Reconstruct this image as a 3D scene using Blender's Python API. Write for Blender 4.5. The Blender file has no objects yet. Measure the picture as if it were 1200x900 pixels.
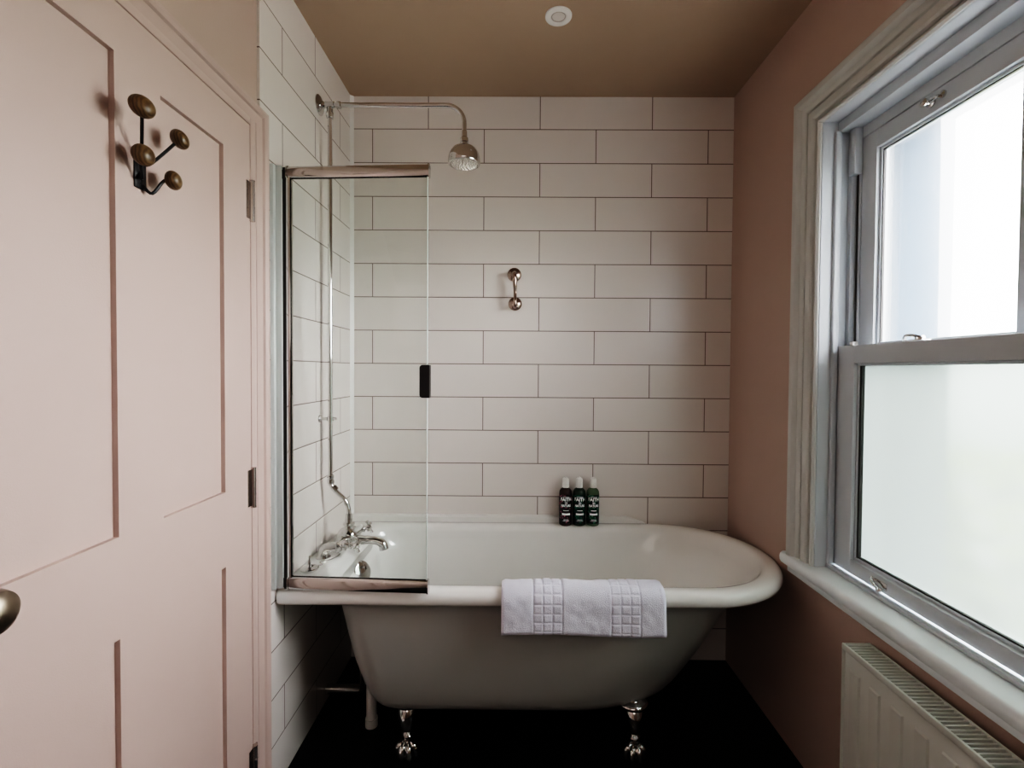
import bpy, bmesh, math, random
from math import pi, sin, cos, radians
from mathutils import Vector, Matrix, noise
random.seed(4)
scene = bpy.context.scene
COL = scene.collection

# ------------------------------------------------------------------ materials
def new_mat(name):
    m = bpy.data.materials.new(name); m.use_nodes = True
    nt = m.node_tree
    b = nt.nodes['Principled BSDF']
    return m, nt, b

def pmat(name, col, rough=0.5, metal=0.0, bump=0.0, bscale=200.0, var=0.0, coat=0.0, spec=0.5, sheen=0.0):
    m, nt, b = new_mat(name)
    b.inputs['Base Color'].default_value = (*col, 1)
    b.inputs['Roughness'].default_value = rough
    b.inputs['Metallic'].default_value = metal
    b.inputs['Coat Weight'].default_value = coat
    b.inputs['Specular IOR Level'].default_value = spec
    b.inputs['Sheen Weight'].default_value = sheen
    tc = nt.nodes.new('ShaderNodeTexCoord')
    nz = nt.nodes.new('ShaderNodeTexNoise'); nz.inputs['Scale'].default_value = bscale
    nt.links.new(tc.outputs['Object'], nz.inputs['Vector'])
    if bump:
        bp = nt.nodes.new('ShaderNodeBump'); bp.inputs['Strength'].default_value = bump
        bp.inputs['Distance'].default_value = 0.002
        nt.links.new(nz.outputs['Fac'], bp.inputs['Height'])
        nt.links.new(bp.outputs['Normal'], b.inputs['Normal'])
    n2 = nt.nodes.new('ShaderNodeTexNoise'); n2.inputs['Scale'].default_value = 3.0
    nt.links.new(tc.outputs['Object'], n2.inputs['Vector'])
    mr = nt.nodes.new('ShaderNodeMapRange')
    mr.inputs['To Min'].default_value = 1 - var; mr.inputs['To Max'].default_value = 1 + var
    nt.links.new(n2.outputs['Fac'], mr.inputs['Value'])
    mx = nt.nodes.new('ShaderNodeVectorMath'); mx.operation = 'SCALE'
    mx.inputs[0].default_value = col
    nt.links.new(mr.outputs['Result'], mx.inputs['Scale'])
    nt.links.new(mx.outputs['Vector'], b.inputs['Base Color'])
    return m

TW, TH = 0.499, 0.1495
def tile_mat(name, axis, off):
    m, nt, b = new_mat(name)
    L = nt.links.new
    tc = nt.nodes.new('ShaderNodeTexCoord')
    sp = nt.nodes.new('ShaderNodeSeparateXYZ'); L(tc.outputs['Object'], sp.inputs[0])
    ax = nt.nodes.new('ShaderNodeMath'); ax.operation = 'SUBTRACT'; ax.inputs[1].default_value = off - 20 * TW
    L(sp.outputs[axis], ax.inputs[0])
    az = nt.nodes.new('ShaderNodeMath'); az.operation = 'SUBTRACT'; az.inputs[1].default_value = 2.388 - 17 * TH
    L(sp.outputs['Z'], az.inputs[0])
    cb = nt.nodes.new('ShaderNodeCombineXYZ'); L(ax.outputs[0], cb.inputs[0]); L(az.outputs[0], cb.inputs[1])
    def brick(msize, smooth):
        br = nt.nodes.new('ShaderNodeTexBrick')
        br.inputs['Scale'].default_value = 1.0
        br.inputs['Mortar Size'].default_value = msize
        br.inputs['Mortar Smooth'].default_value = smooth
        br.inputs['Brick Width'].default_value = TW
        br.inputs['Row Height'].default_value = TH
        br.inputs['Bias'].default_value = 0
        br.offset = 0.5; br.offset_frequency = 2; br.squash = 1.0
        L(cb.outputs[0], br.inputs['Vector'])
        return br
    b1 = brick(0.0020, 0.15)
    b1.inputs['Color1'].default_value = (0.755, 0.715, 0.685, 1)
    b1.inputs['Color2'].default_value = (0.735, 0.695, 0.665, 1)
    b1.inputs['Mortar'].default_value = (0.19, 0.16, 0.145, 1)
    L(b1.outputs['Color'], b.inputs['Base Color'])
    b2 = brick(0.006, 1.0)
    inv = nt.nodes.new('ShaderNodeMath'); inv.operation = 'SUBTRACT'; inv.inputs[0].default_value = 1.0
    L(b2.outputs['Fac'], inv.inputs[1])
    nz = nt.nodes.new('ShaderNodeTexNoise'); nz.inputs['Scale'].default_value = 9.0
    L(tc.outputs['Object'], nz.inputs['Vector'])
    ad = nt.nodes.new('ShaderNodeMath'); ad.operation = 'MULTIPLY_ADD'; ad.inputs[1].default_value = 0.05
    L(nz.outputs['Fac'], ad.inputs[0]); L(inv.outputs[0], ad.inputs[2])
    bp = nt.nodes.new('ShaderNodeBump'); bp.inputs['Strength'].default_value = 0.22; bp.inputs['Distance'].default_value = 0.002
    L(ad.outputs[0], bp.inputs['Height']); L(bp.outputs['Normal'], b.inputs['Normal'])
    rr = nt.nodes.new('ShaderNodeMapRange'); rr.inputs['To Min'].default_value = 0.2; rr.inputs['To Max'].default_value = 0.8
    L(b1.outputs['Fac'], rr.inputs['Value']); L(rr.outputs['Result'], b.inputs['Roughness'])
    return m

def pane_mat(name, t_clear, t_milk, t_rough, col, rough):
    m = bpy.data.materials.new(name); m.use_nodes = True
    nt = m.node_tree; nt.nodes.clear(); L = nt.links.new
    out = nt.nodes.new('ShaderNodeOutputMaterial')
    tr = nt.nodes.new('ShaderNodeBsdfTransparent'); tr.inputs[0].default_value = (*col, 1)
    tl = nt.nodes.new('ShaderNodeBsdfTranslucent'); tl.inputs[0].default_value = (*col, 1)
    rf = nt.nodes.new('ShaderNodeBsdfRefraction'); rf.inputs['Color'].default_value = (*col, 1)
    rf.inputs['Roughness'].default_value = rough; rf.inputs['IOR'].default_value = 1.08
    gl = nt.nodes.new('ShaderNodeBsdfGlossy'); gl.inputs['Roughness'].default_value = 0.15
    fr = nt.nodes.new('ShaderNodeFresnel'); fr.inputs['IOR'].default_value = 1.45
    geo = nt.nodes.new('ShaderNodeNewGeometry')
    m1 = nt.nodes.new('ShaderNodeMixShader'); m1.inputs[0].default_value = t_milk / max(1e-6, t_milk + t_rough)
    L(rf.outputs[0], m1.inputs[1]); L(tl.outputs[0], m1.inputs[2])
    m2 = nt.nodes.new('ShaderNodeMixShader'); m2.inputs[0].default_value = t_clear
    L(m1.outputs[0], m2.inputs[1]); L(tr.outputs[0], m2.inputs[2])
    sc = nt.nodes.new('ShaderNodeMath'); sc.operation = 'MULTIPLY'; sc.inputs[1].default_value = 0.6
    L(fr.outputs[0], sc.inputs[0])
    m3 = nt.nodes.new('ShaderNodeMixShader'); L(sc.outputs[0], m3.inputs[0])
    L(m2.outputs[0], m3.inputs[1]); L(gl.outputs[0], m3.inputs[2])
    L(m3.outputs[0], out.inputs[0])
    return m

def clear_glass_mat(name, col):
    m = bpy.data.materials.new(name); m.use_nodes = True
    nt = m.node_tree; nt.nodes.clear(); L = nt.links.new
    out = nt.nodes.new('ShaderNodeOutputMaterial')
    tr = nt.nodes.new('ShaderNodeBsdfTransparent'); tr.inputs[0].default_value = (*col, 1)
    gl = nt.nodes.new('ShaderNodeBsdfGlossy'); gl.inputs['Roughness'].default_value = 0.0
    fr = nt.nodes.new('ShaderNodeFresnel'); fr.inputs['IOR'].default_value = 1.5
    m1 = nt.nodes.new('ShaderNodeMixShader')
    L(fr.outputs[0], m1.inputs[0]); L(tr.outputs[0], m1.inputs[1]); L(gl.outputs[0], m1.inputs[2])
    L(m1.outputs[0], out.inputs[0])
    return m

M = {}
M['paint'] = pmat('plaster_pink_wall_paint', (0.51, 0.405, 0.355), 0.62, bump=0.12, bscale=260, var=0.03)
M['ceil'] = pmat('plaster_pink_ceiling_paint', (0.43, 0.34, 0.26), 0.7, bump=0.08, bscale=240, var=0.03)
M['door'] = pmat('pink_eggshell_woodwork', (0.52, 0.405, 0.365), 0.45, bump=0.12, bscale=420, var=0.02)
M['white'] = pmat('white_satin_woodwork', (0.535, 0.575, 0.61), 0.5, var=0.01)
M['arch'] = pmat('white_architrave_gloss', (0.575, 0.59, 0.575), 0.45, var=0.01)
M['sill'] = pmat('white_sill_lit_tone', (0.80, 0.865, 0.89), 0.4, var=0.01)  # paler, bluer copy of the woodwork white, window light put into the colour
M['whitep'] = pmat('white_trim_plastic', (0.76, 0.75, 0.73), 0.3)
M['tile_b'] = tile_mat('white_metro_tile_back', 'X', 0.107)
M['tile_l'] = tile_mat('white_metro_tile_left', 'Y', 1.772)
M['floor'] = pmat('black_vinyl_floor', (0.006, 0.0065, 0.008), 0.45, var=0.1, spec=0.3)
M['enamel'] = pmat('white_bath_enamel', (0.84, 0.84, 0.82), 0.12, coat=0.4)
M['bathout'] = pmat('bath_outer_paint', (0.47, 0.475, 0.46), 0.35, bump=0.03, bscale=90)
M['chrome'] = pmat('polished_chrome', (0.64, 0.63, 0.62), 0.08, 1.0)
M['nickel'] = pmat('brushed_nickel', (0.72, 0.70, 0.67), 0.25, 1.0)
M['bronze'] = pmat('warm_satin_nickel', (0.42, 0.33, 0.29), 0.22, 1.0)
M['brassd'] = pmat('aged_brass_knob', (0.30, 0.25, 0.20), 0.35, 1.0)
M['steel'] = pmat('dark_steel_hinge', (0.55, 0.50, 0.47), 0.22, 1.0)
M['black'] = pmat('black_powder_coat', (0.012, 0.011, 0.012), 0.4)
M['seal'] = pmat('dark_rubber_seal', (0.03, 0.027, 0.025), 0.45)
M['anod'] = pmat('pale_anodised_aluminium', (0.62, 0.65, 0.64), 0.3, 0.35)
M['ceramic'] = pmat('white_ceramic', (0.85, 0.85, 0.83), 0.15)
M['rad'] = pmat('white_radiator_enamel', (0.66, 0.685, 0.65), 0.4)
M['radin'] = pmat('radiator_inner_shadow', (0.25, 0.25, 0.25), 0.6)
M['screen'] = clear_glass_mat('shower_screen_glass', (0.97, 0.988, 0.978))
M['frost_u'] = pane_mat('frosted_pane_upper', 0.72, 0.07, 0.93, (0.97, 0.98, 0.99), 0.12)
M['frost_l'] = pane_mat('frosted_pane_lower', 0.08, 0.42, 0.58, (0.36, 0.385, 0.375), 0.26)
M['render'] = pmat('pale_blue_grey_render', (0.045, 0.10, 0.17), 0.8)
M['leaf'] = pmat('yellow_green_leaves', (0.34, 0.40, 0.10), 0.6)
M['grass'] = pmat('grey_paving', (0.30, 0.29, 0.27), 0.9, var=0.3)
M['cap'] = pmat('milky_white_cap', (0.80, 0.80, 0.77), 0.35)
M['print'] = pmat('pale_print', (0.9, 0.92, 0.92), 0.5)

def wood_mat():
    m, nt, b = new_mat('turned_walnut_wood'); L = nt.links.new
    tc = nt.nodes.new('ShaderNodeTexCoord')
    w = nt.nodes.new('ShaderNodeTexWave'); w.inputs['Scale'].default_value = 60; w.inputs['Distortion'].default_value = 4
    L(tc.outputs['Object'], w.inputs['Vector'])
    r = nt.nodes.new('ShaderNodeValToRGB')
    r.color_ramp.elements[0].color = (0.085, 0.05, 0.024, 1); r.color_ramp.elements[1].color = (0.15, 0.095, 0.047, 1)
    L(w.outputs['Fac'], r.inputs[0]); L(r.outputs[0], b.inputs['Base Color'])
    b.inputs['Roughness'].default_value = 0.38
    return m
M['wood'] = wood_mat()

def towel_mat():
    m, nt, b = new_mat('white_terry_cloth'); L = nt.links.new
    b.inputs['Base Color'].default_value = (0.80, 0.82, 0.94, 1)
    b.inputs['Roughness'].default_value = 0.95; b.inputs['Sheen Weight'].default_value = 0.3
    tc = nt.nodes.new('ShaderNodeTexCoord')
    n = nt.nodes.new('ShaderNodeTexNoise'); n.inputs['Scale'].default_value = 420; n.inputs['Detail'].default_value = 4
    L(tc.outputs['Object'], n.inputs['Vector'])
    bp = nt.nodes.new('ShaderNodeBump'); bp.inputs['Strength'].default_value = 0.7; bp.inputs['Distance'].default_value = 0.003
    L(n.outputs['Fac'], bp.inputs['Height']); L(bp.outputs['Normal'], b.inputs['Normal'])
    return m
M['towel'] = towel_mat()

def label_mat(name, c0, c1, c2):
    m, nt, b = new_mat(name); L = nt.links.new
    tc = nt.nodes.new('ShaderNodeTexCoord')
    v = nt.nodes.new('ShaderNodeTexNoise'); v.inputs['Scale'].default_value = 45; v.inputs['Detail'].default_value = 2
    v.inputs['Distortion'].default_value = 1.5
    L(tc.outputs['Object'], v.inputs['Vector'])
    r = nt.nodes.new('ShaderNodeValToRGB'); r.color_ramp.interpolation = 'CONSTANT'
    e = r.color_ramp.elements
    e[0].color = (*c0, 1); e[0].position = 0
    e[1].color = (*c1, 1); e[1].position = 0.52
    k = e.new(0.62); k.color = (*c2, 1)
    L(v.outputs['Fac'], r.inputs[0]); L(r.outputs[0], b.inputs['Base Color'])
    b.inputs['Roughness'].default_value = 0.25
    return m
M['lab_pink'] = label_mat('black_and_pink_label', (0.012, 0.010, 0.014), (0.05, 0.03, 0.04), (0.42, 0.16, 0.22))
M['lab_green'] = label_mat('black_and_green_label', (0.005, 0.018, 0.022), (0.008, 0.07, 0.05), (0.02, 0.15, 0.10))
M['lab_teal'] = label_mat('black_and_leafy_label', (0.006, 0.02, 0.02), (0.012, 0.09, 0.055), (0.13, 0.27, 0.2))
M['liq_pink'] = pmat('dark_brown_bottle', (0.05, 0.025, 0.025), 0.15)
M['liq_green'] = pmat('dark_green_bottle', (0.02, 0.04, 0.025), 0.15)
M['liq_teal'] = pmat('grey_green_bottle', (0.09, 0.14, 0.09), 0.15)

# ------------------------------------------------------------------ mesh helpers
def BM(): return bmesh.new()

def finish(name, bm, mat, parent=None, angle=35, at=None, smooth=True):
    bmesh.ops.recalc_face_normals(bm, faces=bm.faces)
    me = bpy.data.meshes.new(name)
    off = None
    if parent is not None:
        p = parent; off = Vector((0, 0, 0))
        while p is not None:
            off += p.location; p = p.parent
    elif at is not None:
        off = Vector(at)
    if off is not None:
        bmesh.ops.translate(bm, verts=bm.verts, vec=-off)
    bm.to_mesh(me); bm.free()
    mats = mat if isinstance(mat, (list, tuple)) else [mat]
    for mm in mats: me.materials.append(mm)
    if smooth:
        me.polygons.foreach_set('use_smooth', [True] * len(me.polygons))
        me.set_sharp_from_angle(angle=radians(angle))
    o = bpy.data.objects.new(name, me); COL.objects.link(o)
    if parent is not None: o.parent = parent
    elif at is not None: o.location = at
    return o

def box(bm, x0, x1, y0, y1, z0, z1, bev=0.0, seg=2, mi=0):
    vs = [bm.verts.new(p) for p in ((x0,y0,z0),(x1,y0,z0),(x1,y1,z0),(x0,y1,z0),(x0,y0,z1),(x1,y0,z1),(x1,y1,z1),(x0,y1,z1))]
    fs = [bm.faces.new([vs[i] for i in q]) for q in ((0,3,2,1),(4,5,6,7),(0,1,5,4),(1,2,6,5),(2,3,7,6),(3,0,4,7))]
    for f in fs: f.material_index = mi
    if bev:
        es = list({e for f in fs for e in f.edges})
        bmesh.ops.bevel(bm, geom=es, offset=bev, segments=seg, profile=0.5, affect='EDGES', clamp_overlap=True)

def ring_loft(bm, rings, cap0=True, cap1=True, closed=False, mi=0):
    vr = [[bm.verts.new(p) for p in r] for r in rings]
    n = len(rings[0])
    rng = range(len(vr)) if closed else range(len(vr) - 1)
    for i in rng:
        a, b = vr[i], vr[(i + 1) % len(vr)]
        for j in range(n):
            k = (j + 1) % n
            bm.faces.new((a[j], a[k], b[k], b[j])).material_index = mi
    if not closed:
        if cap0: bm.faces.new(vr[0][::-1]).material_index = mi
        if cap1: bm.faces.new(vr[-1]).material_index = mi
    return vr

def smooth_path(pts, sub=6):
    pts = [Vector(p) for p in pts]; out = []
    n = len(pts)
    for i in range(n - 1):
        p0 = pts[max(i-1, 0)]; p1 = pts[i]; p2 = pts[i+1]; p3 = pts[min(i+2, n-1)]
        for s in range(sub):
            t = s / sub
            out.append(0.5 * ((2*p1) + (-p0+p2)*t + (2*p0-5*p1+4*p2-p3)*t*t + (-p0+3*p1-3*p2+p3)*t**3))
    out.append(pts[-1]); return out

def tube(bm, pts, r, seg=14, cap=True, mi=0, squash=1.0):
    pts = [Vector(p) for p in pts]; n = len(pts)
    rs = r if isinstance(r, (list, tuple)) else [r] * n
    if len(rs) != n:
        rr = []
        for i in range(n):
            t = i / (n - 1) * (len(rs) - 1); k = min(int(t), len(rs) - 2); f = t - k
            rr.append(rs[k] * (1 - f) + rs[k + 1] * f)
        rs = rr
    tans = []
    for i in range(n):
        d = pts[min(i+1, n-1)] - pts[max(i-1, 0)]
        tans.append(d.normalized())
    up = Vector((0, 0, 1)) if abs(tans[0].z) < 0.9 else Vector((0, 1, 0))
    u = tans[0].cross(up).normalized()
    rings = []
    for i in range(n):
        t = tans[i]
        u = (u - t * u.dot(t)).normalized(); v = t.cross(u)
        rings.append([pts[i] + (u * cos(2*pi*k/seg) + v * squash * sin(2*pi*k/seg)) * rs[i] for k in range(seg)])
    ring_loft(bm, rings, cap, cap, mi=mi)

def lathe(bm, prof, origin, axis=(0, 0, 1), seg=32, mi=0):
    """prof: list of (radius, height along axis)"""
    a = Vector(axis).normalized()
    up = Vector((0, 0, 1)) if abs(a.z) < 0.9 else Vector((1, 0, 0))
    u = a.cross(up).normalized(); v = a.cross(u); o = Vector(origin)
    rings = [[o + a * h + (u * cos(2*pi*k/seg) + v * sin(2*pi*k/seg)) * max(r, 1e-4) for k in range(seg)] for r, h in prof]
    ring_loft(bm, rings, True, True, mi=mi)

def ellipsoid(bm, c, rad, rot=None, seg=24, mi=0):
    mat = Matrix.Translation(c) @ (rot.to_4x4() if rot is not None else Matrix()) @ Matrix.Diagonal((*rad, 1))
    r = bmesh.ops.create_uvsphere(bm, u_segments=seg, v_segments=seg // 2, radius=1, matrix=mat)
    return r

def empty(name, loc, kind=None):
    o = bpy.data.objects.new(name, None); COL.objects.link(o); o.location = loc
    o.empty_display_size = 0.05
    if kind: o['kind'] = kind
    return o

def tag(o, label=None, cat=None, group=None, kind=None):
    if label: o['label'] = label
    if cat: o['category'] = cat
    if group: o['group'] = group
    if kind: o['kind'] = kind
    return o

def struct(name, bm, m, label=None, cat=None, **k):
    o = finish(name, bm, m, **k); o['kind'] = 'structure'
    if label: o['label'] = label
    if cat: o['category'] = cat
    return o

# ------------------------------------------------------------------ the room
XL, XR, YB, ZC, YN = -0.7385, 0.968, 2.154, 2.532, -1.3
b = BM(); box(b, XL - .2, XR + .05, YN - .1, YB + .1, -0.1, 0)
struct('floor', b, M['floor'], 'glossy black floor under the bath', 'floor', smooth=False)
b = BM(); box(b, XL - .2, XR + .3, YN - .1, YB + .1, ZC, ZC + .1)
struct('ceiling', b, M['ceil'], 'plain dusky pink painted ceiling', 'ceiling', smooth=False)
b = BM(); box(b, XL - .1, XR + .05, YB, YB + .1, 0, ZC)
struct('wall_back', b, M['tile_b'], 'back wall of long white brick bond tiles behind the bath', 'wall', smooth=False)
b = BM(); box(b, XL - .2, XR + .3, YN - .1, YN, 0, ZC)
struct('wall_front', b, M['paint'], 'pink wall facing the bath', 'wall', smooth=False)

# left wall: painted stretch with the doorway, then the tiled stretch
YT = 1.388                     # where the tiles start
DY0, DY1, DZ = 0.545, 1.309, 1.976
b = BM()
box(b, XL - .12, XL - .008, YN, DY0, 0, ZC)
box(b, XL - .12, XL - .008, DY0, DY1, DZ, ZC)
box(b, XL - .12, XL - .008, DY1, YT, 0, ZC)
box(b, XL - .12, XL, YT, YB, 0, ZC, mi=1)
struct('wall_left', b, [M['paint'], M['tile_l']], 'left wall, pink above the door and white tiled beside the bath', 'wall', smooth=False)

# right wall with the window opening
WY0, WY1, WZ0, WZ1 = 0.50, 1.53, 0.655, 2.10
XO = 1.20
b = BM()
box(b, XR, XO, YN, WY0, 0, ZC); box(b, XR, XO, WY1, YB + .1, 0, ZC)
box(b, XR, XO, WY0, WY1, 0, WZ0); box(b, XR, XO, WY0, WY1, WZ1, ZC)
struct('wall_right', b, M['paint'], 'pink painted wall around the sash window', 'wall', smooth=False)

# silicone strip in the tiled corner, upstand behind the bath
b = BM()
vs = [(XL, YB), (XL + .014, YB), (XL, YB - .014)]
r0 = [Vector((x, y, .64)) for x, y in vs]; r1 = [Vector((x, y, ZC)) for x, y in vs]
ring_loft(b, [r0, r1])
struct('trim_1', b, M['whitep'], 'white corner strip between the two tiled walls', 'trim')

# ------------------------------------------------------------------ door
d = empty('door_1', (-0.72, 1.300, 0.0), 'structure')
tag(d, 'pink four panel door on the left with coat hook on it', 'door')
XD = -0.72
b = BM()
# the leaf: stiles and rails in front of recessed panels, built as one grid mesh
ys = [0.552, 0.652, 0.862, 0.974, 1.183, 1.300]
zs = [0.010, 0.245, 0.817, 1.005, 1.873, 1.971]
REC = 0.0105
pan = {(1, 1), (3, 1), (1, 3), (3, 3)}
for i in range(5):
    for j in range(5):
        x = XD - REC if (i, j) in pan else XD
        f = [b.verts.new((x, ys[a], zs[c])) for a, c in ((i, j), (i+1, j), (i+1, j+1), (i, j+1))]
        b.faces.new(f)
        if (i, j) in pan:
            for (a, c), (e, g) in (((i, j), (i+1, j)), ((i+1, j), (i+1, j+1)), ((i+1, j+1), (i, j+1)), ((i, j+1), (i, j))):
                b.faces.new([b.verts.new(p) for p in ((XD, ys[a], zs[c]), (XD, ys[e], zs[g]), (XD - REC, ys[e], zs[g]), (XD - REC, ys[a], zs[c]))])
bmesh.ops.remove_doubles(b, verts=b.verts, dist=1e-5)
for v in b.verts:
    if abs(v.co.z - 1.873) < 1e-4: v.co.z += .009 if v.co.y < .9 else -.008
box(b, XD - .036, XD - .012, ys[0], ys[-1], zs[0], zs[-1])
for y0, y1, z0, z1 in ((ys[0], ys[0], zs[0], zs[-1]), (ys[-1], ys[-1], zs[0], zs[-1])):
    b.faces.new([b.verts.new(p) for p in ((XD, y0, z0), (XD, y0, z1), (XD - .02, y0, z1), (XD - .02, y0, z0))])
for z in (zs[0], zs[-1]):
    b.faces.new([b.verts.new(p) for p in ((XD, ys[0], z), (XD, ys[-1], z), (XD - .02, ys[-1], z), (XD - .02, ys[0], z))])
finish('door_leaf', b, M['door'], d, smooth=False)
for zc in (1.769, 0.988, 0.212):
    b = BM()
    tube(b, [(XD + .004, 1.3035, zc - .054), (XD + .004, 1.3035, zc + .054)], 0.0068, 14)
    for k in (-.054, -.018, .018, .054):
        tube(b, [(XD + .004, 1.3035, zc + k - .0012), (XD + .004, 1.3035, zc + k + .0012)], 0.0075, 14)
    box(b, XD - .02, XD + .0012, 1.282, 1.3035, zc - .05, zc + .05)
    box(b, XD - .02, XD + .0012, 1.3035, 1.322, zc - .05, zc + .05)
    finish('hinge', b, M['steel'], d)
b = BM()
ky, kz = 0.598, 1.000
lathe(b, [(.0, 0), (.026, 0), (.026, .004), (.022, .008), (.010, .010), (.009, .028), (.014, .034), (.026, .042), (.030, .054), (.027, .066), (.016, .074), (.0, .076)],
      (XD, ky, kz), (1, 0, 0), 36)
finish('door_knob', b, M['brassd'], d)

# jamb and architrave of the door
b = BM()
box(b, XD - .10, XD - .002, 1.3085, 1.335, 0, DZ + .02, .001)          # far jamb
box(b, XD - .10, XD - .002, 0.520, 0.5485, 0, DZ + .02, .001)
box(b, XD - .10, XD - .002, 0.5485, 1.3085, DZ + .001, DZ + .025, .001)
def arch_profile(t):  # (distance outwards from opening, projection)
    return [(0, 0), (0, .010), (.006, .014), (.012, .014), (.014, .010), (.018, .010), (.022, .016), (.034, .019),
            (.046, .020), (.049, .026), (.056, .030), (.064, .030), (.068, .026), (.068, 0)]
def frame_loft(bm, path_fn, prof):
    rings = []
    for s in range(4):
        rings.append([Vector(path_fn(s, o, p)) for o, p in prof])
    vr = [[bm.verts.new(q) for q in r] for r in rings]
    for i in range(3):
        for j in range(len(prof) - 1):
            bm.faces.new((vr[i][j], vr[i][j+1], vr[i+1][j+1], vr[i+1][j]))
def door_path(s, o, p):
    y0, y1, z1 = 0.535 - o, 1.316 + o, 1.974 + o
    return [(-.738 + p, y1, 0), (-.738 + p, y1, z1), (-.738 + p, y0, z1), (-.738 + p, y0, 0)][s]
frame_loft(b, door_path, [(o, p) for o, p in arch_profile(0)])
struct('trim_2', b, M['door'], 'pink moulded architrave and jamb around the door', 'trim', angle=25)

# ------------------------------------------------------------------ coat hook on the door
h = empty('coat_hook', (XD, 0.917, 1.65))
tag(h, 'black metal coat hook with four round wooden knobs on the pink door', 'coat hook')
b = BM()
box(b, XD, XD + .004, 0.903, 0.931, 1.656, 1.716, .0015)
lathe(b, [(0, .004), (.004, .004), (.0035, .0055), (0, .006)], (XD, .917, 1.668), (1, 0, 0), 12)
lathe(b, [(0, .004), (.004, .004), (.0035, .0055), (0, .006)], (XD, .917, 1.704), (1, 0, 0), 12)
finish('mounting_plate', b, M['black'], h)
knobs = [((-.667, .858, 1.780), 1.712, .0212), ((-.675, .965, 1.773), 1.706, .0195), ((-.683, .880, 1.704), 1.684, .0195), ((-.679, .952, 1.686), 1.664, .0185)]
for c, z0, r in knobs:
    c = Vector(c); base = Vector((XD + .004, .917 + (c.y - .917) * .12, z0))
    b = BM()
    if z0 > 1.7:
        mid = base + Vector((.012, (c.y - .917) * .12, .004)); pts = [base, mid, c]
    else:
        mid = Vector((XD + .016, .917 + (c.y - .917) * .35, z0 - .012)); mid2 = Vector((c.x - .012, .917 + (c.y - .917) * .75, c.z - .004)); pts = [base, mid, mid2, c]
    tube(b, smooth_path(pts, 5), .0030, 10)
    arm = finish('arm', b, M['black'], h)
    dr = (c - pts[-2]).normalized()
    ax = (dr + Vector((.9, 0, 0))).normalized()
    q = Vector((0, 0, 1)).rotation_difference(ax).to_matrix()
    b = BM(); ellipsoid(b, c, (r, r, r * .78), q, 28)
    finish('wooden_knob', b, M['wood'], arm)

# ------------------------------------------------------------------ bath
YC = 1.805
def outline(xl, xr, hw, rl, z, yc=YC, k=1.0):
    """square-ended tub section whose right end is an ellipse k half-widths long"""
    pts = []; y0, y1 = yc - hw, yc + hw; rl = min(rl, hw - .01)
    ax = min(hw * k, (xr - xl - rl) * .8); cx = xr - ax
    for i in range(20): pts.append((xl + rl + (cx - xl - rl) * i / 20, y0))
    for i in range(64):
        a = -pi/2 + pi * i / 64; pts.append((cx + ax * cos(a), yc + hw * sin(a)))
    for i in range(20): pts.append((cx + (xl + rl - cx) * i / 20, y1))
    for i in range(12):
        a = pi/2 + pi/2 * i / 12; pts.append((xl + rl + rl * cos(a), y1 - rl + rl * sin(a)))
    for i in range(8): pts.append((xl, y1 - rl + (y0 + rl - y1 + rl) * i / 8))
    for i in range(12):
        a = pi + pi/2 * i / 12; pts.append((xl + rl + rl * cos(a), y0 + rl + rl * sin(a)))
    return [Vector((x, y, z)) for x, y in pts]
bath = empty('bathtub', (0.1, YC, 0))
tag(bath, 'white roll top bathtub on chrome feet under the tiled wall', 'bathtub')
b = BM()
xo = -0.7365
outer = [  # xl, xr, hw, rl, z
 (-.36, .44, .13, .08, .160), (-.44, .53, .195, .10, .163), (-.470, .572, .222, .10, .172), (-.486, .600, .240, .10, .188),
 (-.498, .622, .252, .10, .212), (-.512, .650, .262, .10, .25), (-.54, .712, .275, .10, .34), (-.562, .770, .284, .10, .44), (-.580, .822, .291, .10, .53),
 (-.589, .850, .296, .09, .565), (-.598, .876, .302, .08, .578), (-.604, .890, .306, .07, .583)]
def kz(z): return 1.75 - .60 * min(1, max(0, (z - .2) / .38))
rings = [outline(*(r[:4]), r[4], k=kz(r[4])) for r in outer]
ring_loft(b, rings, True, False)
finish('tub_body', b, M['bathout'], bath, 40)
b = BM()
rim = [(-.606, .894, .309, .07, .5815), (-.66, .93, .325, .03, .578), (xo, .962, .340, .012, .582), (xo, .971, .3455, .01, .590), (xo, .9745, .3475, .01, .601), (xo, .972, .3465, .01, .613),
 (xo, .965, .342, .012, .622), (xo, .953, .334, .02, .6285), (-.728, .940, .322, .04, .6305), (-.66, .925, .305, .09, .630), (-.640, .914, .294, .11, .6265), (-.630, .906, .287, .12, .618),
 (-.623, .896, .284, .12, .603)]
ks = [1.15, 1.0] + [1.0] * 8 + [1.02, 1.04, 1.08]
def inner_at(z):
    for a, c in zip(outer, outer[1:]):
        if a[4] <= z <= c[4]:
            f = (z - a[4]) / (c[4] - a[4])
            v = [a[q] * (1 - f) + c[q] * f for q in range(4)]
            return (v[0] + .012, v[1] - .015, v[2] - .013, .12, z)
for z in (.575, .555, .53, .48, .42, .36, .30, .25):
    rim.append(inner_at(z)); ks.append(kz(z))
rim[len(ks) - 8] = (-.606, .862, .283, .12, .578)
rim += [(-.478, .575, .22, .12, .210), (-.43, .51, .175, .10, .192), (-.34, .40, .10, .06, .187)]; ks += [1.75] * 3
rings = [outline(*(r[:4]), r[4], k=q) for r, q in zip(rim, ks)]
ring_loft(b, rings, False, True)
finish('roll_top_rim', b, M['enamel'], bath, 60)
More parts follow.
